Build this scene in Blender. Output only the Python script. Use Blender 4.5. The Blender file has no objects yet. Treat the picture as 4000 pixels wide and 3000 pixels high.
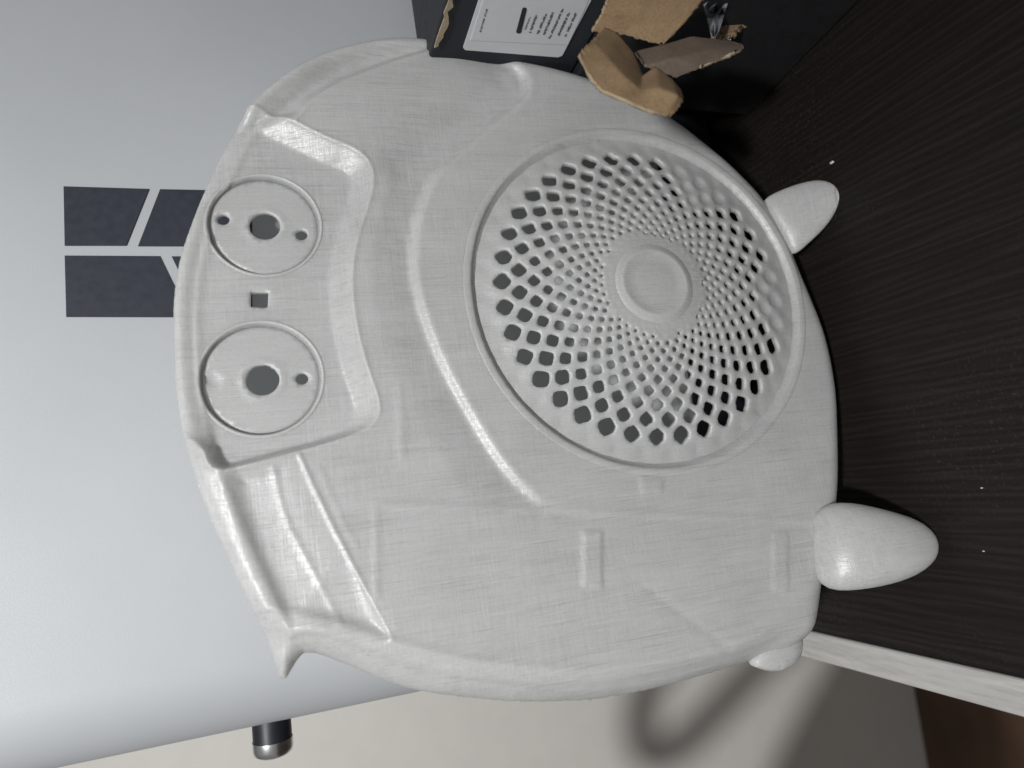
import bpy, bmesh, math, random
import numpy as np
from mathutils import Vector, Matrix
from mathutils.geometry import delaunay_2d_cdt

random.seed(7); rng = np.random.default_rng(7)
S = bpy.context.scene
COL = S.collection

# ------------------------------------------------------------------ camera
F = 2800.0                      # focal length in photograph pixels (4000 x 3000)
CAM_H = 0.25                    # camera height above the desk
_dn = np.array([7700., -500., F]); _dn /= np.linalg.norm(_dn)
_yd = 480.; _xd = (-F*F + 500*_yd)/7700
_Y = np.array([_xd, _yd, F]); _Y /= np.linalg.norm(_Y)
_Z = -_dn; _X = np.cross(_Y, _Z)
CM = np.stack([_X, _Y, _Z])     # photo-camera vector -> world vector
CAMP = np.array([0., 0., CAM_H])
cam = bpy.data.cameras.new('camera'); camo = bpy.data.objects.new('camera', cam); COL.objects.link(camo)
_r = CM[:, 0]; _u = -CM[:, 1]; _b = -CM[:, 2]
camo.matrix_world = Matrix(((_r[0], _u[0], _b[0], 0), (_r[1], _u[1], _b[1], 0), (_r[2], _u[2], _b[2], CAM_H), (0, 0, 0, 1)))
cam.sensor_fit = 'HORIZONTAL'; cam.sensor_width = 36; cam.lens = 36*F/4000
cam.clip_start = 0.01; cam.clip_end = 50
cam.dof.use_dof = True; cam.dof.focus_distance = 0.285; cam.dof.aperture_fstop = 7.5
S.camera = camo

# ------------------------------------------------------------------ light
W = bpy.data.worlds.new('World'); S.world = W; W.use_nodes = True
bg = W.node_tree.nodes['Background']; bg.inputs[0].default_value = (0.98, 0.97, 0.96, 1); bg.inputs[1].default_value = 0.17

def area(name, loc, target, size, power, color):
    l = bpy.data.lights.new(name, 'AREA'); l.shape = 'DISK'; l.size = size; l.energy = power; l.color = color
    o = bpy.data.objects.new(name, l); COL.objects.link(o); o.location = loc
    o.rotation_euler = (Vector(target)-Vector(loc)).to_track_quat('-Z', 'Y').to_euler(); return o
LAMP = np.array([-0.15, -0.50, 0.90])                # a shaded lamp over the photographer's left shoulder
_l = bpy.data.lights.new('key_lamp', 'SPOT'); _l.energy = 51; _l.color = (1.0, 0.997, 0.985); _l.shadow_soft_size = 0.042
_l.spot_size = math.radians(70); _l.spot_blend = 1.0
_lo = bpy.data.objects.new('key_lamp', _l); COL.objects.link(_lo); _lo.location = tuple(LAMP)
_lo.rotation_euler = (Vector((-0.17, 0.33, 0.28))-Vector(tuple(LAMP))).to_track_quat('-Z', 'Y').to_euler()
S.view_settings.view_transform = 'Standard'; S.view_settings.look = 'None'
S.view_settings.exposure = 0.0; S.view_settings.gamma = 1.0
S.render.engine = 'CYCLES'

# ------------------------------------------------------------------ helpers
def ray(px, py): return CM @ np.array([px-2000., py-1500., F])
def on_z(px, py, z=0.0):
    r = ray(px, py); return CAMP + r*((z-CAM_H)/r[2])
def on_y(px, py, y):
    r = ray(px, py); return CAMP + r*(y/r[1])
def on_plane(px, py, p0, n):
    r = ray(px, py); return CAMP + r*(np.dot(p0-CAMP, n)/np.dot(r, n))

def mesh(name, verts, faces, mat=None, parent=None, smooth=False):
    m = bpy.data.meshes.new(name); m.from_pydata([tuple(map(float, v)) for v in verts], [], [tuple(map(int, f)) for f in faces]); m.update()
    o = bpy.data.objects.new(name, m); COL.objects.link(o)
    if mat: m.materials.append(mat)
    if parent: o.parent = parent
    if smooth: m.polygons.foreach_set('use_smooth', [True]*len(m.polygons))
    return o
def tag(o, label, cat, group=None):
    o['label'] = label; o['category'] = cat
    if group: o['group'] = group
    return o
def struct(o): o['kind'] = 'structure'; return o
def empty(name, mw):
    o = bpy.data.objects.new(name, None); COL.objects.link(o); o.matrix_world = mw; o.empty_display_size = 0.02; return o
def box_bm(bm, x0, x1, y0, y1, z0, z1):
    v = [bm.verts.new(p) for p in ((x0,y0,z0),(x1,y0,z0),(x1,y1,z0),(x0,y1,z0),(x0,y0,z1),(x1,y0,z1),(x1,y1,z1),(x0,y1,z1))]
    for f in ((0,3,2,1),(4,5,6,7),(0,1,5,4),(1,2,6,5),(2,3,7,6),(3,0,4,7)): bm.faces.new([v[i] for i in f])
def bm_obj(name, bm, mat=None, parent=None, smooth=False):
    m = bpy.data.meshes.new(name); bm.normal_update(); bm.to_mesh(m); bm.free()
    o = bpy.data.objects.new(name, m); COL.objects.link(o)
    if mat: m.materials.append(mat)
    if parent: o.parent = parent
    if smooth: m.polygons.foreach_set('use_smooth', [True]*len(m.polygons))
    return o
def bevel(o, w, seg=2):
    b = o.modifiers.new('bevel', 'BEVEL'); b.width = w; b.segments = seg; b.limit_method = 'ANGLE'; return o
def solid(o, t, off=-1.0):
    s = o.modifiers.new('thickness', 'SOLIDIFY'); s.thickness = t; s.offset = off; return o

class NT:
    """tiny node helper"""
    def __init__(s, name):
        s.m = bpy.data.materials.new(name); s.m.use_nodes = True; s.t = s.m.node_tree
        s.b = s.t.nodes['Principled BSDF']; s.out = s.t.nodes['Material Output']
        s.co = s.n('ShaderNodeTexCoord').outputs['Object']
    def n(s, t, **k):
        x = s.t.nodes.new(t)
        for a, v in k.items(): setattr(x, a, v)
        return x
    def l(s, a, b): s.t.links.new(a, b)
    def mapping(s, scale=(1,1,1), rot=(0,0,0), src=None):
        m = s.n('ShaderNodeMapping'); m.inputs['Scale'].default_value = scale; m.inputs['Rotation'].default_value = rot
        s.l(src or s.co, m.inputs['Vector']); return m.outputs[0]
    def noise(s, vec, scale, detail=3, rough=0.55):
        x = s.n('ShaderNodeTexNoise'); x.inputs['Scale'].default_value = scale; x.inputs['Detail'].default_value = detail
        x.inputs['Roughness'].default_value = rough; s.l(vec, x.inputs['Vector']); return x.outputs['Fac']
    def math(s, op, a, b=None, c=None):
        x = s.n('ShaderNodeMath', operation=op)
        for i, v in enumerate((a, b, c)):
            if v is None: continue
            if hasattr(v, 'is_linked') or hasattr(v, 'links'): s.l(v, x.inputs[i])
            else: x.inputs[i].default_value = v
        return x.outputs[0]
    def ramp(s, fac, stops):
        x = s.n('ShaderNodeValToRGB'); e = x.color_ramp.elements
        while len(e) < len(stops): e.new(0.5)
        for i, (p, c) in enumerate(stops):
            e[i].position = p; e[i].color = (*c, 1) if len(c) == 3 else c
        s.l(fac, x.inputs[0]); return x.outputs[0]
    def maprange(s, v, a, b, c, d):
        x = s.n('ShaderNodeMapRange'); s.l(v, x.inputs[0])
        for i, q in enumerate((a, b, c, d)): x.inputs[i+1].default_value = q
        return x.outputs[0]
    def bump(s, h, strength, dist):
        x = s.n('ShaderNodeBump'); x.inputs['Strength'].default_value = strength; x.inputs['Distance'].default_value = dist
        s.l(h, x.inputs['Height']); s.l(x.outputs[0], s.b.inputs['Normal']); return x
    def set(s, **k):
        for a, v in k.items():
            i = s.b.inputs[a.replace('_', ' ')]
            if hasattr(v, 'links'): s.l(v, i)
            else: i.default_value = (*v, 1) if isinstance(v, tuple) and len(v) == 3 and i.type == 'RGBA' else v
        return s

# ------------------------------------------------------------------ materials
def mat_plain(name, col, rough=0.5, metal=0.0, var=0.12, scale=60, bump=0.0):
    q = NT(name); f = q.noise(q.co, scale, 4)
    c0 = tuple(x*(1-var) for x in col); c1 = tuple(min(1, x*(1+var)) for x in col)
    q.set(Base_Color=q.ramp(f, [(0.3, c0), (0.7, c1)]), Roughness=q.maprange(f, 0.3, 0.7, rough-0.06, rough+0.06), Metallic=metal)
    if bump: q.bump(f, bump, 0.001)
    return q.m

def mat_print(name, streak=1.0, sparkle=0.0):
    """milky translucent printed plastic: layer streaks along v, faint cross weave, infill showing through"""
    q = NT(name)
    big = q.noise(q.co, 16, 3, 0.5)
    long_ = q.noise(q.mapping((1600, 48, 300)), 1, 4, 0.7)       # streaks along the local v axis
    cross = q.math('MULTIPLY', q.math('SUBTRACT', q.noise(q.mapping((60, 1700, 300)), 1, 3, 0.6), 0.5), q.maprange(big, 0.3, 0.6, 0.2, 1.3))
    mott = q.noise(q.mapping((60, 30, 60)), 1, 4, 0.6)
    grain = q.noise(q.co, 900, 2, 0.6)
    a = q.math('MULTIPLY', q.math('SUBTRACT', long_, 0.5), 0.85*streak)
    b = q.math('MULTIPLY', cross, 0.6*streak)
    c = q.math('MULTIPLY', q.math('SUBTRACT', mott, 0.5), 0.35)
    d = q.math('MULTIPLY', q.math('SUBTRACT', grain, 0.5), 0.45)
    thin = q.noise(q.mapping((2300, 30, 400)), 1, 2, 0.6); thin2 = q.noise(q.mapping((36, 2300, 400)), 1, 2, 0.6)
    a = q.math('SUBTRACT', a, q.math('MULTIPLY', q.maprange(thin, 0.56, 0.66, 0, 1), 0.26*streak))
    b = q.math('ADD', b, q.math('MULTIPLY', q.maprange(thin2, 0.58, 0.68, 0, 1), 0.21*streak))
    diag = q.math('MULTIPLY', q.math('SUBTRACT', q.noise(q.mapping((120, 16, 60), (0, 0, 0.75)), 1, 3, 0.55), 0.5), 0.22*streak)
    s = q.math('ADD', q.math('ADD', q.math('ADD', a, b), diag), q.math('ADD', c, d))
    lo, hi = -0.44, 0.40
    # sanding scratches over the ridge beside the grille
    sep = q.n('ShaderNodeSeparateXYZ'); q.l(q.co, sep.inputs[0])
    scr = None
    for (cx, cy, rx, ang) in SCRATCH:
        dx = q.math('SUBTRACT', sep.outputs[0], cx*0.001); dy = q.math('SUBTRACT', sep.outputs[1], cy*0.001)
        dd = q.math('SQRT', q.math('ADD', q.math('MULTIPLY', dx, dx), q.math('MULTIPLY', dy, dy)))
        m = q.maprange(dd, rx*0.0004, rx*0.001, 1, 0)
        ns = q.noise(q.mapping((2200, 26, 1), (0, 0, ang)), 1, 2, 0.6)
        k = q.math('MULTIPLY', q.maprange(ns, 0.60, 0.72, 0, 1), m)
        scr = k if scr is None else q.math('MAXIMUM', scr, k)
    base = q.ramp(q.maprange(s, lo, hi, 0, 1), [(0.0, (0.49, 0.496, 0.50)), (1.0, (0.86, 0.868, 0.872))])
    mx = q.n('ShaderNodeMix', data_type='RGBA'); q.l(q.math('MULTIPLY', scr, 0.5), mx.inputs[0]); q.l(base, mx.inputs[6]); mx.inputs[7].default_value = (0.86, 0.86, 0.85, 1)
    q.set(Base_Color=mx.outputs[2], Roughness=q.maprange(s, lo, hi, 0.45, 0.22), IOR=1.5, Specular_IOR_Level=0.85,
          Subsurface_Weight=0.7, Subsurface_Scale=0.0022)
    q.b.inputs['Subsurface Radius'].default_value = (1.0, 0.97, 0.90)
    fine = q.noise(q.mapping((2600, 30, 700)), 1, 2, 0.5)
    hgt = q.math('ADD', q.math('MULTIPLY', s, 1.0), q.math('MULTIPLY', fine, 0.5+sparkle))
    bp = q.bump(hgt, 0.24+0.2*sparkle, 0.0005)
    tr = q.n('ShaderNodeBsdfTranslucent'); tr.inputs[0].default_value = (0.93, 0.93, 0.91, 1); q.l(bp.outputs[0], tr.inputs['Normal'])
    ms = q.n('ShaderNodeMixShader'); ms.inputs[0].default_value = 0.42
    q.l(q.b.outputs[0], ms.inputs[1]); q.l(tr.outputs[0], ms.inputs[2]); q.l(ms.outputs[0], q.out.inputs['Surface'])
    return q.m
SCRATCH = []
M_PRINT = None

def mat_silver():
    q = NT('silver_paint')
    f = q.noise(q.co, 1500, 2); g = q.noise(q.co, 9, 4)
    q.set(Base_Color=q.ramp(g, [(0.3, (0.455, 0.475, 0.50)), (0.7, (0.495, 0.515, 0.54))]), Metallic=0.15,
          Roughness=q.maprange(f, 0.3, 0.7, 0.60, 0.70))
    q.bump(f, 0.12, 0.0003); return q.m
M_SILVER = mat_silver()
M_LOGO = mat_plain('logo_navy', (0.027, 0.032, 0.046), 0.5, 0, 0.08, 300)
M_BLACKP = mat_plain('black_plastic', (0.012, 0.014, 0.02), 0.4)
M_CHROME = mat_plain('chrome', (0.85, 0.85, 0.86), 0.25, 1.0, 0.04)

def mat_wood():
    q = NT('dark_wood')
    v = q.mapping((330, 9, 1)); g = q.noise(v, 1, 6, 0.65)
    v2 = q.mapping((1100, 22, 1)); g2 = q.noise(v2, 1, 3, 0.6)
    # gently bent growth lines
    w = q.n('ShaderNodeTexWave', wave_type='BANDS', bands_direction='X')
    w.inputs['Scale'].default_value = 95; w.inputs['Distortion'].default_value = 9.0
    w.inputs['Detail'].default_value = 2; w.inputs['Detail Scale'].default_value = 1.2
    q.l(q.mapping((1, 0.09, 1)), w.inputs['Vector'])
    s = q.math('ADD', q.math('MULTIPLY', g, 0.5), q.math('ADD', q.math('MULTIPLY', g2, 0.40), q.math('MULTIPLY', w.outputs['Fac'], 0.16)))
    dust = q.noise(q.co, 700, 3, 0.7); patch = q.noise(q.co, 9, 3)
    dm = q.math('MULTIPLY', q.maprange(dust, 0.57, 0.72, 0, 1), q.maprange(patch, 0.44, 0.66, 0.03, 0.40))
    base = q.ramp(s, [(0.34, (0.0060, 0.0050, 0.0046)), (0.55, (0.0115, 0.0092, 0.0080)), (0.76, (0.022, 0.017, 0.0142))])
    mx = q.n('ShaderNodeMix', data_type='RGBA'); q.l(dm, mx.inputs[0]); q.l(base, mx.inputs[6]); mx.inputs[7].default_value = (0.16, 0.14, 0.12, 1)
    q.set(Base_Color=mx.outputs[2], Roughness=q.maprange(s, 0.35, 0.7, 0.62, 0.48), Specular_IOR_Level=0.25)
    q.bump(s, 0.35, 0.0006); return q.m
M_WOOD = mat_wood()

def mat_trim():
    q = NT('trim_laminate')
    v = q.mapping((300, 28, 260)); g = q.noise(v, 1, 5, 0.7)
    sc = q.n('ShaderNodeTexVoronoi', feature='DISTANCE_TO_EDGE'); sc.inputs['Scale'].default_value = 75
    q.l(q.mapping((1.5, 0.5, 1), (0, 0, 0.5)), sc.inputs['Vector'])
    patch = q.noise(q.co, 22, 2)
    line = q.math('MULTIPLY', q.maprange(sc.outputs['Distance'], 0.0, 0.018, 1, 0), q.maprange(patch, 0.53, 0.66, 0, 0.4))
    base = q.ramp(g, [(0.3, (0.36, 0.355, 0.34)), (0.7, (0.55, 0.545, 0.525))])
    mx = q.n('ShaderNodeMix', data_type='RGBA'); q.l(line, mx.inputs[0]); q.l(base, mx.inputs[6]); mx.inputs[7].default_value = (0.13, 0.12, 0.11, 1)
    q.set(Base_Color=mx.outputs[2], Roughness=0.5); q.bump(g, 0.15, 0.0004); return q.m
M_TRIM = mat_trim()
M_WALL = mat_plain('wall_paint', (0.86, 0.838, 0.79), 0.85, 0, 0.02, 40, 0.05)
M_FLOOR = mat_plain('brown_floor', (0.12, 0.066, 0.040), 0.55, 0, 0.3, 12)
def mat_kraft(name, c):
    q = NT(name); f = q.noise(q.co, 900, 3, 0.7); g = q.noise(q.co, 120, 3)
    s = q.math('ADD', q.math('MULTIPLY', f, 0.6), q.math('MULTIPLY', g, 0.4))
    q.set(Base_Color=q.ramp(s, [(0.32, tuple(x*0.75 for x in c)), (0.68, tuple(x*1.2 for x in c))]), Roughness=0.85)
    q.bump(s, 0.25, 0.0005); return q.m
M_KRAFT = mat_kraft('kraft_card', (0.29, 0.195, 0.11))
M_KRAFTD = mat_kraft('kraft_card_torn', (0.36, 0.29, 0.20))
M_BOX = mat_plain('black_card', (0.010, 0.012, 0.018), 0.55, 0, 0.2, 200)
M_BOXG = mat_plain('slate_card', (0.006, 0.0065, 0.009), 0.8, 0, 0.2, 200)
M_LABEL = mat_plain('label_paper', (0.62, 0.63, 0.65), 0.55, 0, 0.03, 150)
M_INK = mat_plain('label_ink', (0.10, 0.105, 0.11), 0.6, 0, 0.1)
M_INKB = mat_plain('label_bar', (0.008, 0.008, 0.009), 0.5, 0, 0.1)

# ------------------------------------------------------------------ desk, wall, floor
PX_TRIM = -0.0895
bm = bmesh.new(); box_bm(bm, PX_TRIM, 0.80, -0.35, 0.80, -0.026, 0.0)
desk = tag(bm_obj('desk', bm, None), 'black-brown wood grain desk top with pale edge strip', 'desk')
desk.data.materials.append(M_WOOD)
bm = bmesh.new(); box_bm(bm, -0.1035, PX_TRIM-0.0004, -0.35, 0.80, -0.026, 0.0012)
t = bm_obj('edge_strip', bm, M_TRIM, desk); bevel(t, 0.0012, 3)
WALL_Y = 0.83
FLZ = on_y(3598, 2850, WALL_Y)[2]; print('FLOOR', FLZ)
struct(mesh('wall', [(-3, WALL_Y, FLZ), (3, WALL_Y, FLZ), (3, WALL_Y, 2.2), (-3, WALL_Y, 2.2)], [(0, 1, 2, 3)], M_WALL))
struct(mesh('floor', [(-3, -2, FLZ), (3, -2, FLZ), (3, WALL_Y, FLZ), (-3, WALL_Y, FLZ)], [(0, 1, 2, 3)], M_FLOOR))

# ------------------------------------------------------------------ printed panel: its plane
YAW, LEAN = math.radians(5.5), math.radians(4.0)
E1 = np.array([math.cos(YAW), math.sin(YAW), 0.])
_hn = np.array([math.sin(YAW), -math.cos(YAW), 0.])
NN = _hn*math.cos(LEAN) + np.array([0, 0, math.sin(LEAN)])
E2 = np.cross(NN, E1)
TIP1 = on_z(3625, 2150); TIP2 = on_z(3262, 775)
O3 = (TIP1+TIP2)/2 - _hn*0.012            # on the desk below the panel
def P(px, py, h=0.0, k=2212/4000.):
    """photo point (in 2212-wide pixels) -> panel u, v in millimetres on the plane h mm proud of the face"""
    x = on_plane(px/k, py/k, O3+NN*h*0.001, NN) - O3
    return np.array([x@E1, x@E2])*1000
def PP(pts, h=0.0): return np.array([P(a, b, h) for a, b in pts])
SCRATCH = [(*P(1010, 220), 26, 0.5), (*P(1010, 930), 40, -0.55), (*P(1190, 1160), 30, -0.75), (*P(930, 760), 26, -0.3)]
M_PRINT = mat_print('milky_print')
M_GRILLE = mat_print('milky_print_grille', 0.35, 0.8)
M_FOOT = mat_print('milky_print_foot', 0.8)
PMW = Matrix(((E1[0], E2[0], NN[0], O3[0]), (E1[1], E2[1], NN[1], O3[1]), (E1[2], E2[2], NN[2], O3[2]), (0, 0, 0, 1)))
panel = tag(empty('printed_speaker_panel', PMW), 'milky white printed speaker panel with round perforated grille and two knob wells', 'speaker panel')

def resample(poly, step, closed=True):
    p = np.vstack([poly, poly[:1]]) if closed else np.asarray(poly)
    d = np.r_[0, np.cumsum(np.linalg.norm(np.diff(p, axis=0), axis=1))]
    n = max(3, int(d[-1]/step)); t = np.linspace(0, d[-1], n+1)
    if closed: t = t[:-1]
    return np.c_[np.interp(t, d, p[:, 0]), np.interp(t, d, p[:, 1])]
def spline(poly, per=6, closed=True):
    p = np.asarray(poly); n = len(p); out = []
    for i in range(n if closed else n-1):
        if closed: a, b, c, d = p[i-1], p[i], p[(i+1) % n], p[(i+2) % n]
        else: a, b, c, d = p[max(i-1, 0)], p[i], p[i+1], p[min(i+2, n-1)]
        for s in np.arange(per)/per:
            out.append(0.5*((2*b)+(c-a)*s+(2*a-5*b+4*c-d)*s*s+(3*b-a-3*c+d)*s**3))
    if not closed: out.append(p[-1])
    return np.array(out)
def seg_dist(q, poly, closed=True):
    a = np.asarray(poly); b = np.roll(a, -1, 0)
    if not closed: a, b = a[:-1], b[:-1]
    out = np.full(len(q), 1e9)
    for s, e in zip(a, b):
        ab = e-s; L = ab@ab
        if L < 1e-12: continue
        t = np.clip(((q-s)@ab)/L, 0, 1); dd = q-(s+t[:, None]*ab)
        np.minimum(out, (dd*dd).sum(1), out=out)
    return np.sqrt(out)
def inside(q, poly):
    a = np.asarray(poly); b = np.roll(a, -1, 0); c = np.zeros(len(q), bool)
    x, y = q[:, 0], q[:, 1]
    for (x0, y0), (x1, y1) in zip(a, b):
        if y0 == y1: continue
        c ^= ((y0 > y) != (y1 > y)) & (x < (x1-x0)*(y-y0)/(y1-y0)+x0)
    return c
def sdf(q, poly): d = seg_dist(q, poly); return np.where(inside(q, poly), d, -d)
def sm(x, a, b): t = np.clip((x-a)/(b-a), 0, 1); return t*t*(3-2*t)

OUT_PX = [(945,97),(860,90),(780,100),(700,122),(640,150),(580,195),(530,245),(490,300),(460,360),(430,430),(405,500),(388,560),(378,620),
 (374,680),(375,750),(378,820),(385,880),(397,940),(412,1000),(432,1060),(455,1120),(480,1180),(508,1240),(535,1300),(560,1355),(578,1405),(590,1445),
 (601,1468),(612,1474),(622,1462),(640,1432),(655,1416),(680,1416),(720,1430),(770,1450),(830,1475),(900,1497),(980,1510),(1060,1519),(1140,1524),
 (1220,1523),(1290,1520),(1350,1510),(1420,1497),(1480,1482),(1540,1465),(1600,1447),(1660,1428),(1715,1402),(1752,1372),(1766,1340),(1776,1270),(1784,1200),(1792,1140),
 (1799,1090),(1801,1030),(1801,980),(1800,930),(1797,860),(1787,790),(1770,720),(1745,655),(1722,600),(1695,535),(1665,480),(1635,432),(1595,388),(1555,350),
 (1505,310),(1450,268),(1390,232),(1330,203),(1260,177),(1180,153),(1110,134),(1040,116),(990,105)]
OUT = spline(PP(OUT_PX, -7.0), 4)
# frayed support remnants along the left lower edge
_o = resample(OUT, 0.9)
_c = P(1200, 1525, -7); _w = np.exp(-(((_o[:, 0]-_c[0])/14)**2))*(_o[:, 1] < P(680, 1420)[1]-6)
_nrm = np.roll(_o, -1, 0)-np.roll(_o, 1, 0); _nrm = np.c_[_nrm[:, 1], -_nrm[:, 0]]/np.linalg.norm(_nrm, axis=1)[:, None]
_cen = OUT.mean(0); _nrm *= np.sign((_nrm*(_o-_cen)).sum(1))[:, None]
_o = _o + _nrm*(_w*rng.normal(0, 0.10, len(_o)))[:, None]
OUT = _o

GC = P(1372, 652); RIMPX = [(1841,1070),(1882,861),(1990,703),(2135,596),(2281,545),(2370,532),(2686,577),(2813,659),(2939,779),(3034,944),(3085,1083),(3100,1178),(1870,1266),(1927,1411),(2021,1557),(2161,1690),(2306,1772),(2433,1813),(2559,1829),(2718,1816),(2876,1753),(2971,1683),(3047,1557),(3091,1380)]
_rp = np.array([P(a, b, 0, 1.0) for a, b in RIMPX])
_s = np.linalg.lstsq(np.c_[_rp, np.ones(len(_rp))], (_rp**2).sum(1), rcond=None)[0]
GC = _s[:2]/2; GR = math.sqrt(_s[2]+GC@GC)
print('GRILLE', GC, GR)

# features, traced on the face
POCK_IN = spline(PP([(500,300),(525,272),(600,302),(690,345),(740,365),(758,385),(752,430),(728,500),(714,570),(712,640),(720,710),(738,790),(758,850),(768,890),(755,920),(700,945),(600,972),(530,990),(476,998),(462,950),(425,860),(415,760),(415,660),(425,560),(445,450),(470,370)], -4), 3)
SCOOP_L = spline(PP([(500,1030),(560,1015),(640,1000),(668,1015),(700,1090),(745,1180),(800,1290),(840,1370),(800,1372),(740,1352),(670,1340),(612,1345),(575,1270),(535,1170)], -3), 3)
SCOOP_R = spline(PP([(535,262),(590,262),(640,252),(665,225),(720,190),(800,155),(880,125),(935,106),(880,103),(800,110),(720,130),(640,170),(580,212)], -3), 3)
RING_B = PP([(1060,115),(1105,135),(1130,158),(1138,185),(1122,215),(1060,265),(1000,318),(940,372),(908,440),(892,510),(892,590),(910,670),(948,770),(1000,870),(1060,970),(1110,1035),(1168,1092),(1300,1120),(1500,1130),(1830,1130),(1850,700),(1600,330),(1300,150)])
RING_B = np.vstack([spline(RING_B[:17], 3, False), RING_B[17:]])
CREASE = PP([(1385,1262),(1470,1325),(1575,1400)])
RIB_A = PP([(1258,1148),(1300,1148),(1300,1270),(1258,1270)])
RIB_B = PP([(1668,1150),(1702,1150),(1702,1276),(1668,1276)])
RIB_C = PP([(1380,1030),(1432,1034),(1430,1066),(1385,1066)])
FRAME = PP([(812,1290),(812,1092),(1100,1098),(1780,1128)])
GH_V = PP([(868,985),(868,920),(862,840)])
SWOOSH = PP([(870,350),(940,285),(1015,230),(1085,180)])
LEDGE_A = PP([(648,985),(672,1040),(715,1130),(775,1245),(845,1376)])
LEDGE_B = PP([(690,1010),(715,1070),(745,1135),(770,1180)])
LEDGE_C = PP([(590,1012),(605,1080),(625,1140),(680,1240),(735,1345)])
LEDGE_D = PP([(640,258),(672,215),(740,172),(830,140),(940,108)])
LEDGE_E = PP([(565,235),(620,190),(690,150),(760,128)])
LEFT_IN = spline(PP([(596,1318),(660,1330),(750,1352),(850,1386),(950,1412),(1050,1432),(1200,1446),(1300,1446),(1450,1425),(1600,1385),(1720,1322)]), 3, False)

KN = []     # knob wells: centre px, radius scale points
for (cx, cy, xa, xb, ya, yb) in ((572, 489, 444, 696, 384, 588), (567, 821, 428, 700, 700, 935)):
    pts = PP([(xa, (ya+yb)/2), (xb, (ya+yb)/2), ((xa+xb)/2, ya), ((xa+xb)/2, yb)], -6)
    KN.append((pts.mean(0), np.mean([np.linalg.norm(pts[0]-pts[1]), np.linalg.norm(pts[2]-pts[3])])/2))
print('KNOBS', KN)
SQ = PP([(541,630),(580,630),(578,666),(540,663)], -6)

POCK_D = 6.0
def height(q):
    """relief of the shell in mm at panel points q"""
    h = np.zeros(len(q)); do = D_OUT(q)
    # large recess round the grille, fading out towards the lower left
    r = np.hypot(*(q-GC).T)
    d = sdf(q, RING_B); low = sm(q[:, 1], 0, 1)
    fadeu = sm(q[:, 0], P(1300, 1128)[0]-4, P(1300, 1000)[0])
    # broad valley that ends in a crisp step up to the ring round the grille
    pd = seg_dist(q, POCK_IN[::3]); wv = np.minimum(17.0, 8+pd*0.5)
    h -= 2.4*np.clip(1+(d+0.8)/wv, 0, 1)**1.4*(1-sm(d, -2.4, 2.6))*fadeu
    h += 0.15*np.exp(-((d-2.6)/1.6)**2)*fadeu
    h -= 2.0*np.exp(-(seg_dist(q, SWOOSH, False)/8.0)**2)*(1-sm(d, -2.4, 2.6))
    # knob pocket with sloping walls
    d = sdf(q, POCK_IN); wd = 3.0+5.2*sm(q[:, 0], P(650, 965)[0], P(700, 900)[0]); lin = np.clip((d+wd)/wd, 0, 1)
    h -= POCK_D*lin
    h += 0.45*np.exp(-((d+wd)/0.9)**2)+0.18*np.exp(-(d/0.7)**2)
    # finger scoops beside it, deepest against the rim
    for sc, ax in ((SCOOP_L, 1), (SCOOP_R, 1)):
        d = sdf(q, sc); m = sm(d, -2.5, 5.0)
        h -= m*(1.0 if sc is SCOOP_L else 1.7)*(0.3+3.0*sm(do, 34, 9))
    for ln, a_, w_ in ((LEDGE_A, 0.55, 0.9), (LEDGE_B, 0.25, 0.7), (LEDGE_C, 0.35, 1.2), (LEDGE_D, 0.45, 1.0), (LEDGE_E, 0.30, 1.0)):
        h += a_*np.exp(-(seg_dist(q, ln, False)/w_)**2)
    # turned-back left border
    dl = seg_dist(q, LEFT_IN, False)
    side = q[:, 0] < np.interp(q[:, 1], *zip(*sorted(zip(LEFT_IN[:, 1], LEFT_IN[:, 0]))))
    endf = sm(q[:, 1], P(1735, 1322)[1]-4, P(1640, 1322)[1])
    h -= np.where(side, 5.0*sm(dl, 0, 12), 0)*endf
    h += 0.5*np.exp(-(dl/1.3)**2)*endf
    h -= np.where(side, 0.6*np.exp(-((do-6.5)/1.3)**2), 0)*endf
    # shallow marks of the ribs behind
    for rb, a in ((RIB_A, 0.8), (RIB_B, 0.5), (RIB_C, 0.5)): h += a*sm(sdf(q, rb), -0.6, 0.6)
    h += 0.40*np.exp(-(seg_dist(q, FRAME, False)/1.3)**2) + 0.4*np.exp(-(seg_dist(q, GH_V, False)/1.6)**2)
    h -= 0.28*np.exp(-(seg_dist(q, CREASE, False)/1.8)**2)
    # raised lip inside the upper border
    h += 0.7*np.exp(-((do-8.0)/1.5)**2)*sm(q[:, 1], P(760, 600)[1], P(640, 600)[1])
    # rounded outer border
    R = 7.0+5.0*sm(q[:, 0], P(1200, 1100)[0], P(1200, 1400)[0])
    R = R*np.where(r < GR+22, 0.6, 1.0) if False else R
    x = np.clip(1-do/R, 0, 1); h -= R*(1-np.sqrt(np.clip(1-x*x, 0, 1)))*0.95
    return h
def D_OUT(q): return seg_dist(q, OUT[::4])

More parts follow.
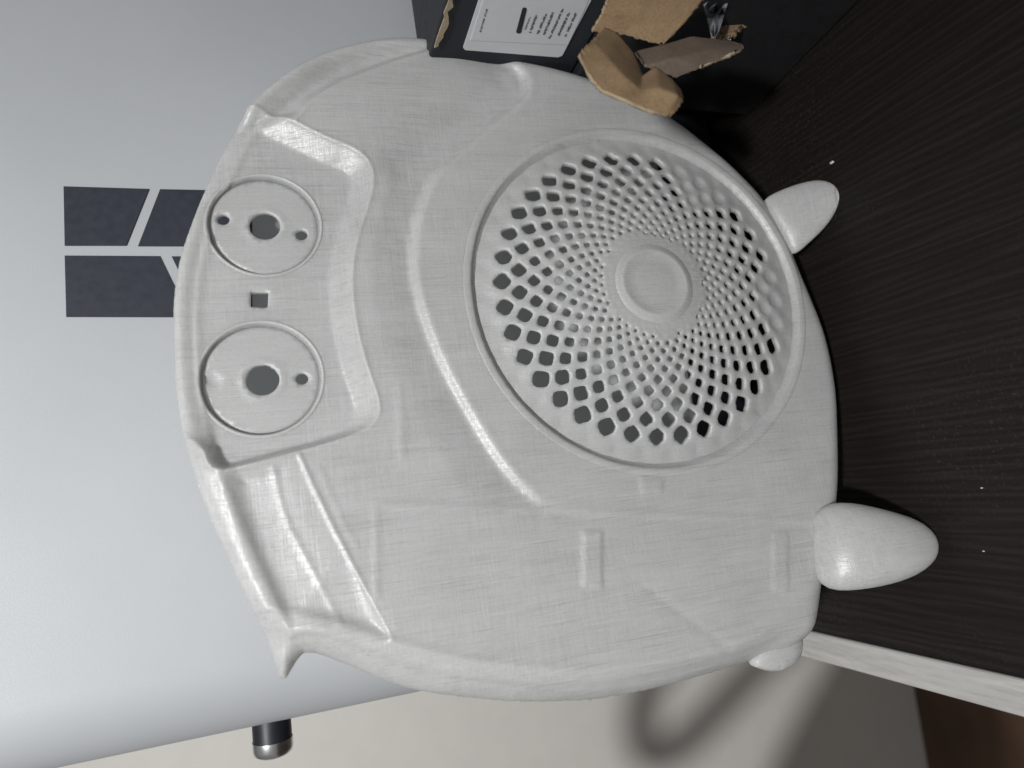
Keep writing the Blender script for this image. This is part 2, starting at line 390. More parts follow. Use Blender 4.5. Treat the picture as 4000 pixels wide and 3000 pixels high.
def cdt(loops, pts):
    """triangulate free points with closed constraint loops"""
    V, Ed = [], []
    for lp in loops:
        k = len(V); V += [Vector(p) for p in lp]; Ed += [(k+i, k+(i+1) % len(lp)) for i in range(len(lp))]
    V += [Vector(p) for p in pts]
    r = delaunay_2d_cdt(V, Ed, [], 0, 1e-7)
    return np.array([tuple(v) for v in r[0]]), np.array([f for f in r[2] if len(f) == 3])
def grid_pts(lo, hi, step):
    xs = np.arange(lo[0], hi[0], step); ys = np.arange(lo[1], hi[1], step*0.87)
    g = np.array([(x+(j % 2)*step/2, y) for j, y in enumerate(ys) for x in xs])
    return g + rng.uniform(-0.08, 0.08, g.shape)*step
def circle(c, r, n, ph=0): a = np.arange(n)/n*2*np.pi+ph; return np.c_[c[0]+r*np.cos(a), c[1]+r*np.sin(a)]
def flip_up(V3, T):
    a, b, c = V3[T[:, 0]], V3[T[:, 1]], V3[T[:, 2]]
    z = np.cross(b-a, c-a)[:, 2]; T = T.copy(); T[z < 0] = T[z < 0][:, ::-1]; return T

SKIRT = 13.0
def build_shell():
    loops = [OUT, circle(GC, GR, 220)] + [circle(c, r, 90) for c, r in KN] + [resample(SQ, 1.5)]
    g = grid_pts(OUT.min(0), OUT.max(0), 1.15)
    keep = inside(g, OUT) & (seg_dist(g, OUT) > 0.55)
    for lp in loops[1:]: keep &= ~inside(g, lp) & (seg_dist(g, lp) > 0.55)
    g = g[keep]
    # finer points along the crisp edges
    f = grid_pts(POCK_IN.min(0)-12, POCK_IN.max(0)+12, 0.62); dp_ = sdf(f, POCK_IN)
    fk = ((np.abs(dp_) < 1.4) | (np.abs(dp_+3.0) < 1.2) | (np.abs(dp_+8.2) < 1.4)) & inside(f, OUT) & (seg_dist(f, OUT[::3]) > 0.6)
    for ln in (LEDGE_A, LEDGE_C, LEDGE_D):
        f2 = grid_pts(ln.min(0)-2, ln.max(0)+2, 0.62); k2 = (seg_dist(f2, ln, False) < 1.6) & inside(f2, OUT) & (seg_dist(f2, OUT[::3]) > 0.6)
        f = np.vstack([f, f2]); fk = np.r_[fk, k2]
    for lp in loops[1:]: fk &= ~inside(f, lp) & (seg_dist(f, lp) > 0.4)
    g = np.vstack([g, f[fk]])
    V, T = cdt(loops, g)
    cc = V[T].mean(1); ok = inside(cc, OUT)
    for lp in loops[1:]: ok &= ~inside(cc, lp)
    T = T[ok]
    V3 = np.c_[V, height(V)]; T = flip_up(V3, T)
    # turn the border back into a skirt
    e = {}
    for t in T:
        for i in range(3): e[(t[i], t[(i+1) % 3])] = 1
    bnd = [k for k in e if (k[1], k[0]) not in e]
    ob = [k for k in bnd if seg_dist(V[list(k)], OUT).max() < 0.05]
    vid = {}; VV = list(V3); TT = [tuple(t) for t in T]
    for a, b in ob:
        for k in (a, b):
            if k not in vid:
                vid[k] = len(VV); VV.append((V3[k][0], V3[k][1], V3[k][2]-SKIRT))
        TT.append((b, a, vid[a], vid[b]))
    o = mesh('shell', np.array(VV)*0.001, TT, M_PRINT, panel, True)
    solid(o, 0.0026); return o
build_shell()

# knob wells: round dish with shaft hole and two screw holes
for i, (c, r) in enumerate(KN):
    k = [(572, 489, 36, 482, 474, 651, 507), (567, 821, 41, 460, 823, 652, 818)][i]
    zf = -POCK_D-1.7
    ce = P(k[0], k[1], zf); rad = abs(P(k[0], k[1]-k[2]*0.86, zf)[0]-ce[0])*0.96
    s1, s2 = P(k[3], k[4], zf), P(k[5], k[6], zf)
    loops = [circle(c, r*0.955, 80), circle(ce, rad, 40), circle(s2, 2.3, 20)]
    if i == 0: loops.append(circle(s1, 2.3, 20))
    g = grid_pts(c-r, c+r, 1.6); keep = inside(g, loops[0]) & (seg_dist(g, loops[0]) > 0.8)
    for lp in loops[1:]: keep &= ~inside(g, lp) & (seg_dist(g, lp) > 0.7)
    V, T = cdt(loops, g[keep]); cc = V[T].mean(1); ok = inside(cc, loops[0])
    for lp in loops[1:]: ok &= ~inside(cc, lp)
    T = T[ok]; z = np.full(len(V), zf)
    z += 0.5*(sm(np.hypot(*(V-ce).T), rad+2.6, rad+1.2))
    if i == 1: z -= 0.7*sm(np.hypot(*(V-s1).T), 2.9, 2.2)       # blind screw hole
    V3 = np.c_[V, z]; T = flip_up(V3, T)
    a = np.arange(90)/90*2*np.pi; n0 = len(V3)
    ring = []
    for rr, zz in ((r*0.955, zf), (r*0.985, zf+0.5), (r*0.996, zf+1.2), (r*1.0, -POCK_D+0.1), (r*1.018, -POCK_D+0.55), (r*1.045, -POCK_D+0.45), (r*1.07, -POCK_D-0.3)):
        ring.append(np.c_[c[0]+rr*np.cos(a), c[1]+rr*np.sin(a), np.full(90, zz)])
    W3 = np.vstack([V3]+ring); TT = [tuple(t) for t in T]
    for q in range(len(ring)-1):
        for j in range(90):
            b0 = n0+q*90+j; b1 = n0+q*90+(j+1) % 90; TT.append((b0, b0+90, b1+90, b1))
    w = mesh('knob_well', W3*0.001, TT, M_GRILLE, panel, True); solid(w, 0.0022)

# grille: shallow cone pierced by a spiral lattice of rounded holes
DOME = 13.5
def dome(r): 
    t = np.clip(np.maximum(r, 9.0)/GR, 0, 1); return -2.6 + DOME*(1-t**1.55)
def build_grille():
    base = circle((0, 0), GR-0.7, 240); holes = []; blind = []
    NR = 36; r0 = GR*0.835; q = 0.894
    for k in range(10):
        rk = r0*q**k; half = 0.093*rk*(0.985**k)*(1 if k else 1.0)
        half = 3.85*(0.842**k)*(GR/88)
        for j in range(NR):
            a0 = (j+0.5*(k % 2))*2*np.pi/NR + 0.06
            if k == 9 and rng.random() < 0.55: continue
            dg = (math.degrees(a0)+180) % 360-180
            if (-54+k*5 < dg < -18-k*5 and k < 4) or (-112+k*6 < dg < -82-k*4 and k < 2):
                blind.append((rk*math.cos(a0), rk*math.sin(a0), half)); continue
            n = 16 if k < 5 else 12; pts = []
            s = half*rng.uniform(0.93, 1.04)
            for m in range(n):
                b = m/n*2*np.pi; ex = 3.3
                rad = s/((abs(math.cos(b))**ex+abs(math.sin(b))**ex)**(1/ex))
                rag = rng.uniform(-1, 1)**3*0.10 + (rng.uniform(-0.06, 0.06))
                if rng.random() < 0.6: rag *= 0.4
                rad *= 1+rag
                bb = b+math.pi/4
                x = rk+rad*math.cos(bb)*0.98; y = rad*math.sin(bb)
                pts.append((x*math.cos(a0)-y*math.sin(a0), x*math.sin(a0)+y*math.cos(a0)))
            holes.append(np.array(pts))
    g = grid_pts(np.array([-GR, -GR]), np.array([GR, GR]), 1.25)
    r = np.hypot(*g.T); keep = r < GR-1.4
    for hp in holes:
        c = hp.mean(0); m = np.hypot(*(g-c).T) < 9
        idx = np.nonzero(m & keep)[0]
        if len(idx): keep[idx] = ~inside(g[idx], hp) & (seg_dist(g[idx], hp) > 0.35)
    V, T = cdt([base]+holes, g[keep]); cc = V[T].mean(1); ok = np.hypot(*cc.T) < GR-0.71
    for hp in holes:
        c = hp.mean(0); idx = np.nonzero((np.hypot(*(cc-c).T) < 8) & ok)[0]
        if len(idx): ok[idx] = ~inside(cc[idx], hp)
    T = T[ok]; r = np.hypot(*V.T); z = dome(r)
    a = np.arctan2(V[:, 1], V[:, 0])
    rb = r0/q                                     # ring of blind dimples outside the holes
    for j in range(NR):
        aj = (j+0.5)*2*np.pi/NR+0.06; c = np.array([rb*math.cos(aj), rb*math.sin(aj)])
        z -= 0.45*np.exp(-(np.hypot(*(V-c).T)/2.4)**2)
    for bx_, by_, hf in blind:                   # holes printed shut
        z -= 0.9*sm(np.hypot(V[:, 0]-bx_, V[:, 1]-by_), hf*1.15, hf*0.7)
    # soft pillows in the lattice
    kk = np.log(np.clip(r, 1, 999)/r0)/math.log(q); ang = (a-0.06)*NR/(2*np.pi)
    z += 0.35*np.cos(np.pi*kk+0)*np.cos(2*np.pi*ang)*(r > 22)*sm(r, GR*0.95, GR*0.86)*(-1)
    for rr, cnt, amp, sg in ((21.5, 36, 0.45, 1.0), (18.8, 36, 0.3, 0.8)):
        m_ = np.nonzero(np.abs(r-rr) < 4)[0]
        for j in range(cnt):
            aj = (j+0.5*(rr < 20))*2*np.pi/cnt; z[m_] += amp*np.exp(-(np.hypot(V[m_, 0]-rr*math.cos(aj), V[m_, 1]-rr*math.sin(aj))/sg)**2)
    z += rng.normal(0, 0.03, len(V))
    V3 = np.c_[V+GC, z]; T = flip_up(V3, T)
    o = mesh('speaker_grille', V3*0.001, T, M_GRILLE, panel, True); solid(o, 0.0024)
    # hub cap in the middle
    prof = [(0.01, 0.25), (8, 0.25), (12.8, 0.3), (13.4, 0.7), (14.4, 0.75), (15.2, 0.35), (16.6, 0.3), (17.4, -0.3)]
    n = 72; vv = []; ff = []
    for rr, dz in prof:
        for j in range(n):
            b = j/n*2*np.pi; vv.append((GC[0]+rr*math.cos(b), GC[1]+rr*math.sin(b), (dome(np.array(max(rr, 9.0)))*1.0)+dz))
    for i in range(len(prof)-1):
        for j in range(n): ff.append((i*n+j, (i+1)*n+j, (i+1)*n+(j+1) % n, i*n+(j+1) % n))
    mesh('hub', np.array(vv)*0.001, ff, M_GRILLE, o, True)
    # lip between grille and shell
    a = np.arange(240)/240*2*np.pi; vv = []; ff = []
    prof = [(GR-3.2, -3.2), (GR-2.6, -2.35), (GR-1.6, -2.0), (GR-0.7, -1.0), (GR-0.1, -0.35), (GR+0.5, 0.0), (GR+1.4, 0.12), (GR+2.6, 0.1), (GR+3.6, -0.05), (GR+4.6, -2.0)]
    for rr, zz in prof:
        p = np.c_[GC[0]+rr*np.cos(a), GC[1]+rr*np.sin(a)]; hh = height(np.c_[GC[0]+(GR+3)*np.cos(a), GC[1]+(GR+3)*np.sin(a)])
        f_ = np.clip((rr-(GR-0.6))/2.5, 0, 1)
        for j in range(240): vv.append((p[j, 0], p[j, 1], zz + f_*min(0, hh[j]+0.6)))
    for i in range(len(prof)-1):
        for j in range(240): ff.append((i*240+j, (i+1)*240+j, (i+1)*240+(j+1) % 240, i*240+(j+1) % 240))
    mesh('grille_lip', np.array(vv)*0.001, ff, M_PRINT, panel, True)
build_grille()

# feet: flattened tapering pegs reaching forward to the desk
def to_panel(p): d = np.asarray(p)-O3; return np.array([d@E1, d@E2, d@NN])*1000
def foot(sides, tip3, root_h, thick, flat=1.0):
    """sides: list of (edge px a, edge px b) pairs from root to tip in 2212 pixels"""
    n = len(sides); t3 = to_panel(tip3); rows = []
    for i, (a, b) in enumerate(sides):
        s = i/(n-1); h = root_h+(t3[2]-root_h)*s
        pa, pb = P(*a, h), P(*b, h); c = (pa+pb)/2; half = np.linalg.norm(pb-pa)/2; ax = (pb-pa)/(2*half)
        rows.append((c, ax, half, h, min(1.0, 0.28+0.14*i)*thick*(half/np.linalg.norm(P(*sides[0][1], root_h)-P(*sides[0][0], root_h))*2)**0.7))
    N = 40; vv = []; ff = []
    for c, ax, half, h, th in rows:
        for j in range(N):
            b = j/N*2*np.pi; cs, sn = math.cos(b), math.sin(b)
            cs = math.copysign(abs(cs)**0.85, cs); sn = math.copysign(abs(sn)**0.85, sn)
            u = c+ax*half*cs; vv.append((u[0], u[1], h+th*sn*0.5))
    for i in range(n-1):
        for j in range(N): ff.append((i*N+j, i*N+(j+1) % N, (i+1)*N+(j+1) % N, (i+1)*N+j))
    ff.append(tuple(range(N))[::-1]); ff.append(tuple((n-1)*N+j for j in range(N)))
    vv = np.array(vv)
    wmin = (vv[:, 1]*0.001*E2[2]+vv[:, 2]*0.001*NN[2]+O3[2]).min(); print('FOOT lowest z', wmin)
    # never below the desk
    wz = vv[:, 1]*0.001*E2[2]+vv[:, 2]*0.001*NN[2]+O3[2]; low = wz < 0.0004
    vv[low, 1] += (0.0004-wz[low])*1000/E2[2]
    o = mesh('foot', vv*0.001, ff, M_FOOT, panel, True)
    s = o.modifiers.new('soften', 'SMOOTH'); s.iterations = 3; s.factor = 0.5
    u_ = o.modifiers.new('subdivide', 'SUBSURF'); u_.levels = u_.render_levels = 1
    return o
foot([((1752,1130),(1752,1200)),((1765,1100),(1770,1262)),((1790,1082),(1792,1279)),((1830,1083),(1830,1278)),((1870,1093),(1870,1273)),((1910,1104),(1910,1265)),((1945,1114),(1945,1254)),((1972,1126),(1972,1240)),((1992,1143),(1992,1224)),((2004,1162),(2004,1205)),((2009,1176),(2009,1190))], on_z(3625, 2150, 0.0035), -0.5, 16)
foot([((1640,440),(1700,550)),((1655,425),(1718,553)),((1680,413),(1735,537)),((1705,403),(1755,518)),((1730,396),(1772,503)),((1752,391),(1785,488)),((1775,391),(1798,468)),((1792,399),(1804,452)),((1800,408),(1807,438)),((1805,417),(1808.5,430))], on_z(3262, 775, 0.0035), -3.0, 14)

# support tab left below the left border
tb = PP([(1636,1436),(1650,1446),(1675,1452),(1700,1450),(1724,1437),(1742,1412),(1742,1375),(1715,1365),(1665,1385),(1640,1415)], -7)
c = tb.mean(0); tb = spline(tb, 4); vv = [(c[0], c[1], -7.0)]; n = len(tb)
for s, z in ((0.5, -7.3), (0.85, -8.2), (1.0, -10.0), (0.98, -13.0)): vv += [(*(c+(p-c)*s), z+rng.uniform(-.2, .2)) for p in tb]
ff = [(0, 1+j, 1+(j+1) % n) for j in range(n)]
for i in range(3): ff += [(1+i*n+j, 1+(i+1)*n+j, 1+(i+1)*n+(j+1) % n, 1+i*n+(j+1) % n) for j in range(n)]
mesh('support_tab', np.array(vv)*0.001, ff, M_GRILLE, panel, True)

# ------------------------------------------------------------------ silver printer behind
PY = 0.304
RC = 0.032; _l0 = on_y(130, 3000, PY+0.72*RC)[0]; _l1 = on_y(1640, 2710, PY+0.72*RC)[0]; print('PRINTER LEFT', _l0, _l1)
PL = (_l0+_l1)/2-0.05*RC
pr = tag(empty('desktop_printer', Matrix.Translation((PL+0.2, PY+0.2, 0))), 'silver desktop 3D printer casing with dark slanted logo', 'printer')
def loc(p): return np.asarray(p)-np.array([PL+0.2, PY+0.2, 0])
prof = []
for i in range(13):
    a = math.pi/2*i/12; prof.append((PL+RC-RC*math.cos(math.pi/2-a) if False else PL+RC*(1-math.sin(a)), PY+RC*0.9*(1-math.cos(a)) ))
# profile from the front plane round to the left side
prof = [(PL+RC*(1-math.sin(a)), PY+RC*(1-math.cos(a))) for a in np.linspace(0, math.pi/2, 14)]
pts = [(PL+0.44, PY)]+prof+[(PL, PY+0.30), (PL+0.44, PY+0.30)]
vv = [loc((x, y, z)) for z in (0.012, 0.52) for x, y in pts]; n = len(pts)
ff = [(j, (j+1) % n, n+(j+1) % n, n+j) for j in range(n)]+[tuple(range(n)), tuple(range(n, 2*n))[::-1]]
b = mesh('casing', vv, ff, M_SILVER, pr)
bm = bmesh.new(); bm.from_mesh(b.data); bmesh.ops.recalc_face_normals(bm, faces=bm.faces); bm.to_mesh(b.data); bm.free()
for p in b.data.polygons: p.use_smooth = len(p.vertices) == 4
es = b.modifiers.new('split', 'EDGE_SPLIT'); es.split_angle = math.radians(35)
wn = b.modifiers.new('weighted', 'WEIGHTED_NORMAL'); wn.weight = 100
bz = 0.045
vv = [loc((x, y, z)) for z in (0.011, bz) for x, y in ((PL-0.001+RC*0.5, PY-0.0012), (PL+0.441, PY-0.0012), (PL+0.441, PY+0.26), (PL+RC*0.5, PY+0.26))]
bb = mesh('lower_panel', vv, [(0,3,2,1),(4,5,6,7),(0,1,5,4),(1,2,6,5),(2,3,7,6),(3,0,4,7)], M_BLACKP, pr)
for x in (PL+0.05, PL+0.39):
    for y in (PY+0.05, PY+0.25):
        bm = bmesh.new(); bmesh.ops.create_cone(bm, cap_ends=True, segments=24, radius1=0.016, radius2=0.018, depth=0.0125)
        f_ = bm_obj('foot_pad', bm, M_BLACKP, pr); f_.location = loc((x, y, 0.0063))
for q in ([(249.5,730),(582,740),(493,961),(254,961)], [(626,741),(985,748),(985,964),(540,963)], [(254,1000),(623,1002),(739,1240),(260,1239)], [(671,1003),(985,1003),(985,1240),(786,1240)]):
    p3 = [on_y(x, y, PY) for x, y in q]; n = len(p3)
    vv = [loc(p+np.array([0, -0.0006, 0])) for p in p3]+[loc(p+np.array([0, 0.0004, 0])) for p in p3]
    mesh('logo_piece', vv, [tuple(range(n))]+[tuple(range(n, 2*n))[::-1]]+[(j, n+j, n+(j+1) % n, (j+1) % n) for j in range(n)], M_LOGO, pr)
# little dark knob with a bright collar on the left side
kc = on_y(1062, 2840, PY+0.03)
def lathe_x(name, prof, mat, parent, at):
    n = 40; vv = [(x, r*math.cos(j/n*2*math.pi), r*math.sin(j/n*2*math.pi)) for x, r in prof for j in range(n)]
    ff = [(i*n+j, i*n+(j+1) % n, (i+1)*n+(j+1) % n, (i+1)*n+j) for i in range(len(prof)-1) for j in range(n)]
    o = mesh(name, vv, ff+[tuple(range(n)), tuple((len(prof)-1)*n+j for j in range(n))], mat, parent, True); o.location = loc(at)
    e = o.modifiers.new('e', 'EDGE_SPLIT'); e.split_angle = math.radians(40); return o
kb = lathe_x('side_knob', [(0.012, 0.0078), (-0.0062, 0.0078)], M_BLACKP, pr, (PL-0.001, kc[1], kc[2]))
col = lathe_x('collar', [(-0.0060, 0.0081), (-0.0095, 0.0081), (-0.0112, 0.0076), (-0.0122, 0.0062), (-0.0126, 0.003)], M_CHROME, kb, (PL-0.001, kc[1], kc[2]))
col.location = (0, 0, 0)

# ------------------------------------------------------------------ black filament box with label
_d = ray(1050, 2375); _d[2] = 0; _d /= np.linalg.norm(_d)          # face runs along this level direction
_fn = np.array([-_d[1], _d[0], 0.])                                 # and looks to the left
LB = on_y(1810, 190, 0.262)                                         # lower far corner of the label
def FB(px, py, off=0.0): return on_plane(px, py, LB+_fn*off, _fn)
top = FB(1705, 130)[2]; bot = FB(2335, 110)[2]
print('BOX top/bot', top, bot, LB)
bx = tag(empty('filament_box', Matrix.Translation((LB[0], LB[1], bot))), 'black cardboard box with white printed label beside the printer', 'box')
s0, s1 = -0.17, 0.022; dp = 0.075
def fl(s, z, o=0.0): p = LB+_d*s+_fn*o; return np.array([p[0]-LB[0], p[1]-LB[1], z-bot])
vv = [fl(s, z, o) for o in (0, -dp) for s, z in ((s0, bot), (s1, bot), (s1, top), (s0, top))]
b = mesh('carton', vv, [(0,1,2,3),(7,6,5,4),(0,4,5,1),(1,5,6,2),(2,6,7,3),(3,7,4,0)], M_BOX, bx); 
bm = bmesh.new(); bm.from_mesh(b.data); bmesh.ops.recalc_face_normals(bm, faces=bm.faces); bm.to_mesh(b.data); bm.free(); bevel(b, 0.0012)
def face_poly(name, pts, off, mat, parent, thick=0.0003):
    p3 = [FB(x, y, off)-np.array([LB[0], LB[1], bot]) for x, y in pts]; n = len(p3)
    vv = p3+[p-_fn*thick for p in p3]
    return mesh(name, vv, [tuple(range(n))]+[tuple(range(n, 2*n))[::-1]]+[(j, n+j, n+(j+1) % n, (j+1) % n) for j in range(n)], mat, parent)
label = face_poly('label', [(1895,-60),(1872,0),(1810,188),(1818,196),(2180,224),(2196,218),(2306,8),(2335,-60)], 0.0009, M_LABEL, bx, 0.0008)
face_poly('label_inset', [(1908,-40),(1888,0),(1838,158),(2218,176),(2290,24),(2310,-40)], 0.0012, M_LABEL, label, 0.0003)
# printed lines: small separate glyph strokes along each line, and the black bar
LN = [((1902,35),(1876,125),7),((2071,66),(2052,114),7),((2098,54),(2070,128),11),((2133,54),(2100,132),11),((2160,48),(2124,136),11),((2199,34),(2145,150),11),((2223,50),(2180,140),11),((2250,50),(2208,143),11)]
for a, c_, w in LN:
    a = np.array(a, float); c_ = np.array(c_, float); L = np.linalg.norm(c_-a); n = int(L/5.2)
    allp, allf = [], []
    for i in range(n):
        if rng.random() < 0.06: continue
        p = a+(c_-a)*(i+0.1)/n; q = a+(c_-a)*(i+0.1+rng.uniform(0.6, 0.9))/n; ww = w*rng.uniform(0.45, 1.0); o_ = rng.uniform(0, w-ww)
        k = len(allp)
        allp += [FB(x, y, 0.0014)-np.array([LB[0], LB[1], bot]) for x, y in ((p[0]-w/2+o_, p[1]), (p[0]-w/2+o_+ww, p[1]+1), (q[0]-w/2+o_+ww, q[1]+1), (q[0]-w/2+o_, q[1]))]
        allf.append((k, k+1, k+2, k+3))
    mesh('text_line', allp, allf, M_INK, label)
bar = [(2049+9*math.cos(t), 38-7*math.sin(t)) for t in np.linspace(0.3, 2.9, 7)]+[(2026+10*math.cos(t), 124-7*math.sin(t)) for t in np.linspace(3.4, 6.0, 7)]
face_poly('black_bar', bar, 0.0015, M_INKB, label, 0.0002)
# torn paper fibres along the top edge
def ribbon(name, px, depth, wid, mat, parent, off):
    vv = []; ff = []
    for i, (x, y) in enumerate(px):
        p = on_y(x, y, depth) if depth else FB(x, y, 0.002); w = wid*rng.uniform(0.5, 1.3)
        vv += [p-off, p+np.array([0.0003, -0.001, -w])-off]
    for i in range(len(px)-1): ff.append((2*i, 2*i+1, 2*i+3, 2*i+2))
    o = mesh(name, vv, ff, mat, parent); solid(o, 0.0008, 0); return o
ribbon('torn_edge', [(1756,-20),(1750,10),(1742,30),(1733,52),(1735,70),(1726,95),(1718,115),(1712,135),(1706,150),(1700,172),(1696,185)], None, 0.0022, M_KRAFTD, bx, np.array([LB[0], LB[1], bot]))

# ------------------------------------------------------------------ torn open carton under it
oc_o = np.array([LB[0]+0.03, LB[1]-0.05, 0.0])
oc = tag(empty('open_carton', Matrix.Translation(oc_o)), 'torn brown cardboard carton with ripped flaps below the black box', 'carton')
def cl(s, z, o=0.0): p = LB+_d*s+_fn*o; return np.array([p[0], p[1], z])-oc_o
z1 = bot-0.0005
vv = [cl(s, z, o) for o in (0.004, -dp) for s, z in ((s0, 0.0005), (s1, 0.0005), (s1, z1), (s0, z1))]
b = mesh('carton_body', vv, [(0,1,2,3),(7,6,5,4),(0,4,5,1),(1,5,6,2),(2,6,7,3),(3,7,4,0)], M_BOXG, oc)
bm = bmesh.new(); bm.from_mesh(b.data); bmesh.ops.recalc_face_normals(bm, faces=bm.faces); bm.to_mesh(b.data); bm.free(); bevel(b, 0.001)
def sheet(name, rows, mat, thick=0.0028, torn=0.0):
    """rows of (px, py, y-depth): a bent card, each row resampled and lofted"""
    R = [np.array([on_y(x, y, d) for x, y, d in r])-oc_o for r in rows]
    M = 40; G = []
    for r in R:
        t = np.linspace(0, len(r)-1, M); G.append(np.c_[[np.interp(t, np.arange(len(r)), r[:, k]) for k in range(3)]].T)
    G = np.array(G); N = 40; t = np.linspace(0, len(G)-1, N)
    GG = np.array([[[np.interp(tt, np.arange(len(G)), G[:, m, k]) for k in range(3)] for m in range(M)] for tt in t])
    # flute ripple and creases
    if torn:
        for k, w_ in ((0, 1.0), (1, 0.6), (2, 0.3)):
            GG[k] += rng.normal(0, torn*w_, (M, 3)); GG[-1-k] += rng.normal(0, torn*w_, (M, 3))
            GG[:, -1-k] += rng.normal(0, torn*w_, (N, 3)); GG[:, k] += rng.normal(0, torn*w_*0.25, (N, 3))
    vv = GG.reshape(-1, 3); ff = [(i*M+j, i*M+j+1, (i+1)*M+j+1, (i+1)*M+j) for i in range(N-1) for j in range(M-1)]
    o = mesh(name, vv, ff, mat, oc, True); o.data.materials.append(M_KRAFTD)
    md = solid(o, thick, 0).modifiers[0]; md.material_offset_rim = 1
    return o
D = LB[1]-0.045
sheet('side_flap', [[(2385,-40,D-.012),(2350,50,D-.006),(2312,118,D)], [(2560,-40,D-.014),(2480,60,D-.008),(2440,135,D-.002)], [(2775,-40,D-.016),(2680,80,D-.010),(2590,178,D-.004)]], M_KRAFT, 0.0014, 0.00016)
sheet('front_flap', [[(2362,112,D-.002),(2310,165,D-.012),(2258,218,D-.016)], [(2412,140,D-.004),(2370,230,D-.020),(2300,300,D-.022)], [(2470,210,D-.008),(2420,290,D-.024),(2345,355,D-.024)], [(2508,305,D-.014),(2500,360,D-.026),(2440,395,D-.028)], [(2560,268,D-.016),(2570,350,D-.030),(2540,440,D-.030)], [(2620,315,D-.020),(2640,375,D-.032),(2600,455,D-.030)], [(2655,355,D-.022),(2664,395,D-.030),(2625,450,D-.030)]], M_KRAFT, 0.0014, 0.00016)
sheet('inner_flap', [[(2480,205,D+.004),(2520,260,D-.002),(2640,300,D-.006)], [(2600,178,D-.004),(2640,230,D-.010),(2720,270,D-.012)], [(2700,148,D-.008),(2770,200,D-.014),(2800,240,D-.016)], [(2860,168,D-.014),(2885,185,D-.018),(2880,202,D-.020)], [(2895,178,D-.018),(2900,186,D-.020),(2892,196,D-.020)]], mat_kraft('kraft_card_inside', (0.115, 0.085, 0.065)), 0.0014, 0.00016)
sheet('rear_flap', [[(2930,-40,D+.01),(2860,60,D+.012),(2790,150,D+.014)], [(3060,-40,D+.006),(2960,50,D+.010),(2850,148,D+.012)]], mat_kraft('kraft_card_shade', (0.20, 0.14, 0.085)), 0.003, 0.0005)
def crumple(px, d, mat):
    vv, ff = [], []; n = 9; m = 6
    a, b_, c_, e_ = [np.array(q, float) for q in px]
    for i in range(n):
        for j in range(m):
            s, t_ = i/(n-1), j/(m-1); p = (a*(1-s)+c_*s)*(1-t_)+(b_*(1-s)+e_*s)*t_
            vv.append(on_y(p[0], p[1], d+rng.uniform(-.004, .004)))
    ff = [(i*m+j, i*m+j+1, (i+1)*m+j+1, (i+1)*m+j) for i in range(n-1) for j in range(m-1)]
    o = mesh('plastic_film', vv, ff, mat); solid(o, 0.0002, 0); return o
qf = NT('film'); qf.set(Base_Color=(0.30, 0.31, 0.33), Roughness=0.3, Alpha=0.75)
tag(crumple([(2735,-40),(2860,-40),(2778,140),(2800,148)], D+.004, qf.m), 'crumpled grey plastic film poking out of torn brown carton', 'plastic film')

# ------------------------------------------------------------------ crumbs on the desk
for i, (x, y, s, lb) in enumerate([(3252, 635, .0008, 'pale crumb on the bare dark desk near the carton'), (3836, 1906, .0003, 'tiny white crumb on desk grain beyond the broad foot'), (3843, 2153, .00028, 'tiny white crumb on desk straight ahead of the broad foot')]):
    p = on_z(x, y); bm = bmesh.new(); bmesh.ops.create_icosphere(bm, subdivisions=2, radius=s)
    for v in bm.verts: v.co = Vector((v.co.x*0.8, v.co.y*1.7, v.co.z*0.6))*random.uniform(0.8, 1.2)
    o = bm_obj('crumb', bm, M_LABEL); o.location = (p[0], p[1], s*0.5); tag(o, lb, 'crumb')

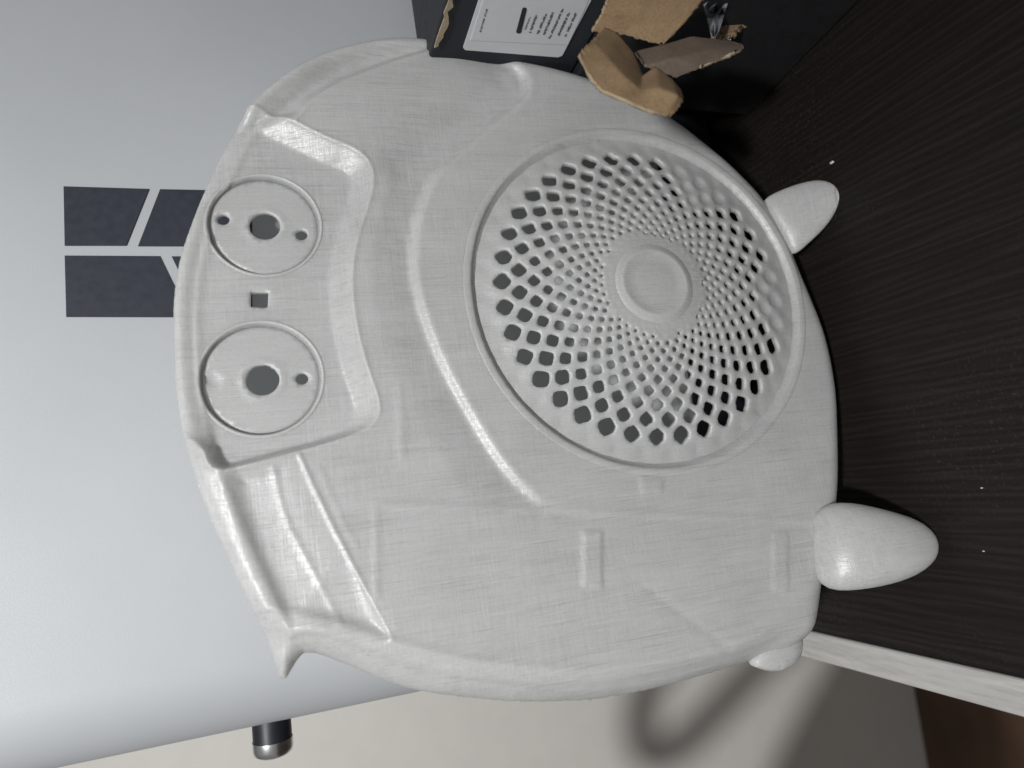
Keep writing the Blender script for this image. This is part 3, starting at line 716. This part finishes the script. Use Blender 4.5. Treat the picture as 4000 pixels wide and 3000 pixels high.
# ------------------------------------------------------------------ unseen chair added at the left, shaped to cast the wall shadow
def occ(px, py, s_=0.37):
    w = on_y(px, py, WALL_Y); return w + s_*(LAMP-w)
cp = occ(3400, 3300); ch_o = np.array([cp[0]-0.20, cp[1], FLZ])
ch = tag(empty('shadow_chair', Matrix.Translation(ch_o)), 'unseen dark grey chair added left of the desk to cast the looped wall shadow', 'chair')
M_CHAIR = mat_plain('chair_cloth', (0.05, 0.045, 0.04), 0.8)
def tube(name, pts, rad, mat, parent, org):
    cu = bpy.data.curves.new(name, 'CURVE'); cu.dimensions = '3D'; cu.bevel_depth = rad; cu.bevel_resolution = 6
    sp = cu.splines.new('NURBS'); sp.points.add(len(pts)-1); sp.use_endpoint_u = True; sp.order_u = 4
    for i, p in enumerate(pts): sp.points[i].co = (*(np.asarray(p)-org), 1)
    o = bpy.data.objects.new(name, cu); COL.objects.link(o); cu.materials.append(mat)
    dg = bpy.context.evaluated_depsgraph_get(); me = bpy.data.meshes.new_from_object(o.evaluated_get(dg)); bpy.data.objects.remove(o)
    ob = bpy.data.objects.new(name, me); COL.objects.link(ob); ob.parent = parent; return ob
tube('armrest', [occ(*p) for p in ((2760,2420),(2600,2560),(2515,2700),(2495,2830),(2520,2960),(2620,2950),(2740,2840),(2880,2690),(3000,2560),(3120,2480))], 0.012, M_CHAIR, ch, ch_o)  # loop traced back towards the lamp from the wall shadow it has to cast
prof = [occ(*p) for p in ((3330,2450),(3265,2600),(3150,2800),(3050,3000),(2990,3250),(2990,3800),(3800,3800),(3900,3000),(3850,2450))]  # slab outline added to throw the broad lower wall shadow
n = len(prof); vv = [p-ch_o+np.array([0, dy, 0]) for dy in (-0.012, 0.012) for p in prof]
mesh('backrest', vv, [tuple(range(n)), tuple(range(n, 2*n))[::-1]]+[(j, n+j, n+(j+1) % n, (j+1) % n) for j in range(n)], M_CHAIR, ch)
bm = bmesh.new(); bmesh.ops.create_cone(bm, cap_ends=True, segments=24, radius1=0.19, radius2=0.03, depth=0.05)
bm_obj('base', bm, M_CHAIR, ch).location = (0, 0, 0.026)
bm = bmesh.new(); bmesh.ops.create_cone(bm, cap_ends=True, segments=20, radius1=0.022, radius2=0.022, depth=0.34)
bm_obj('post', bm, M_CHAIR, ch).location = (0, 0, 0.21)
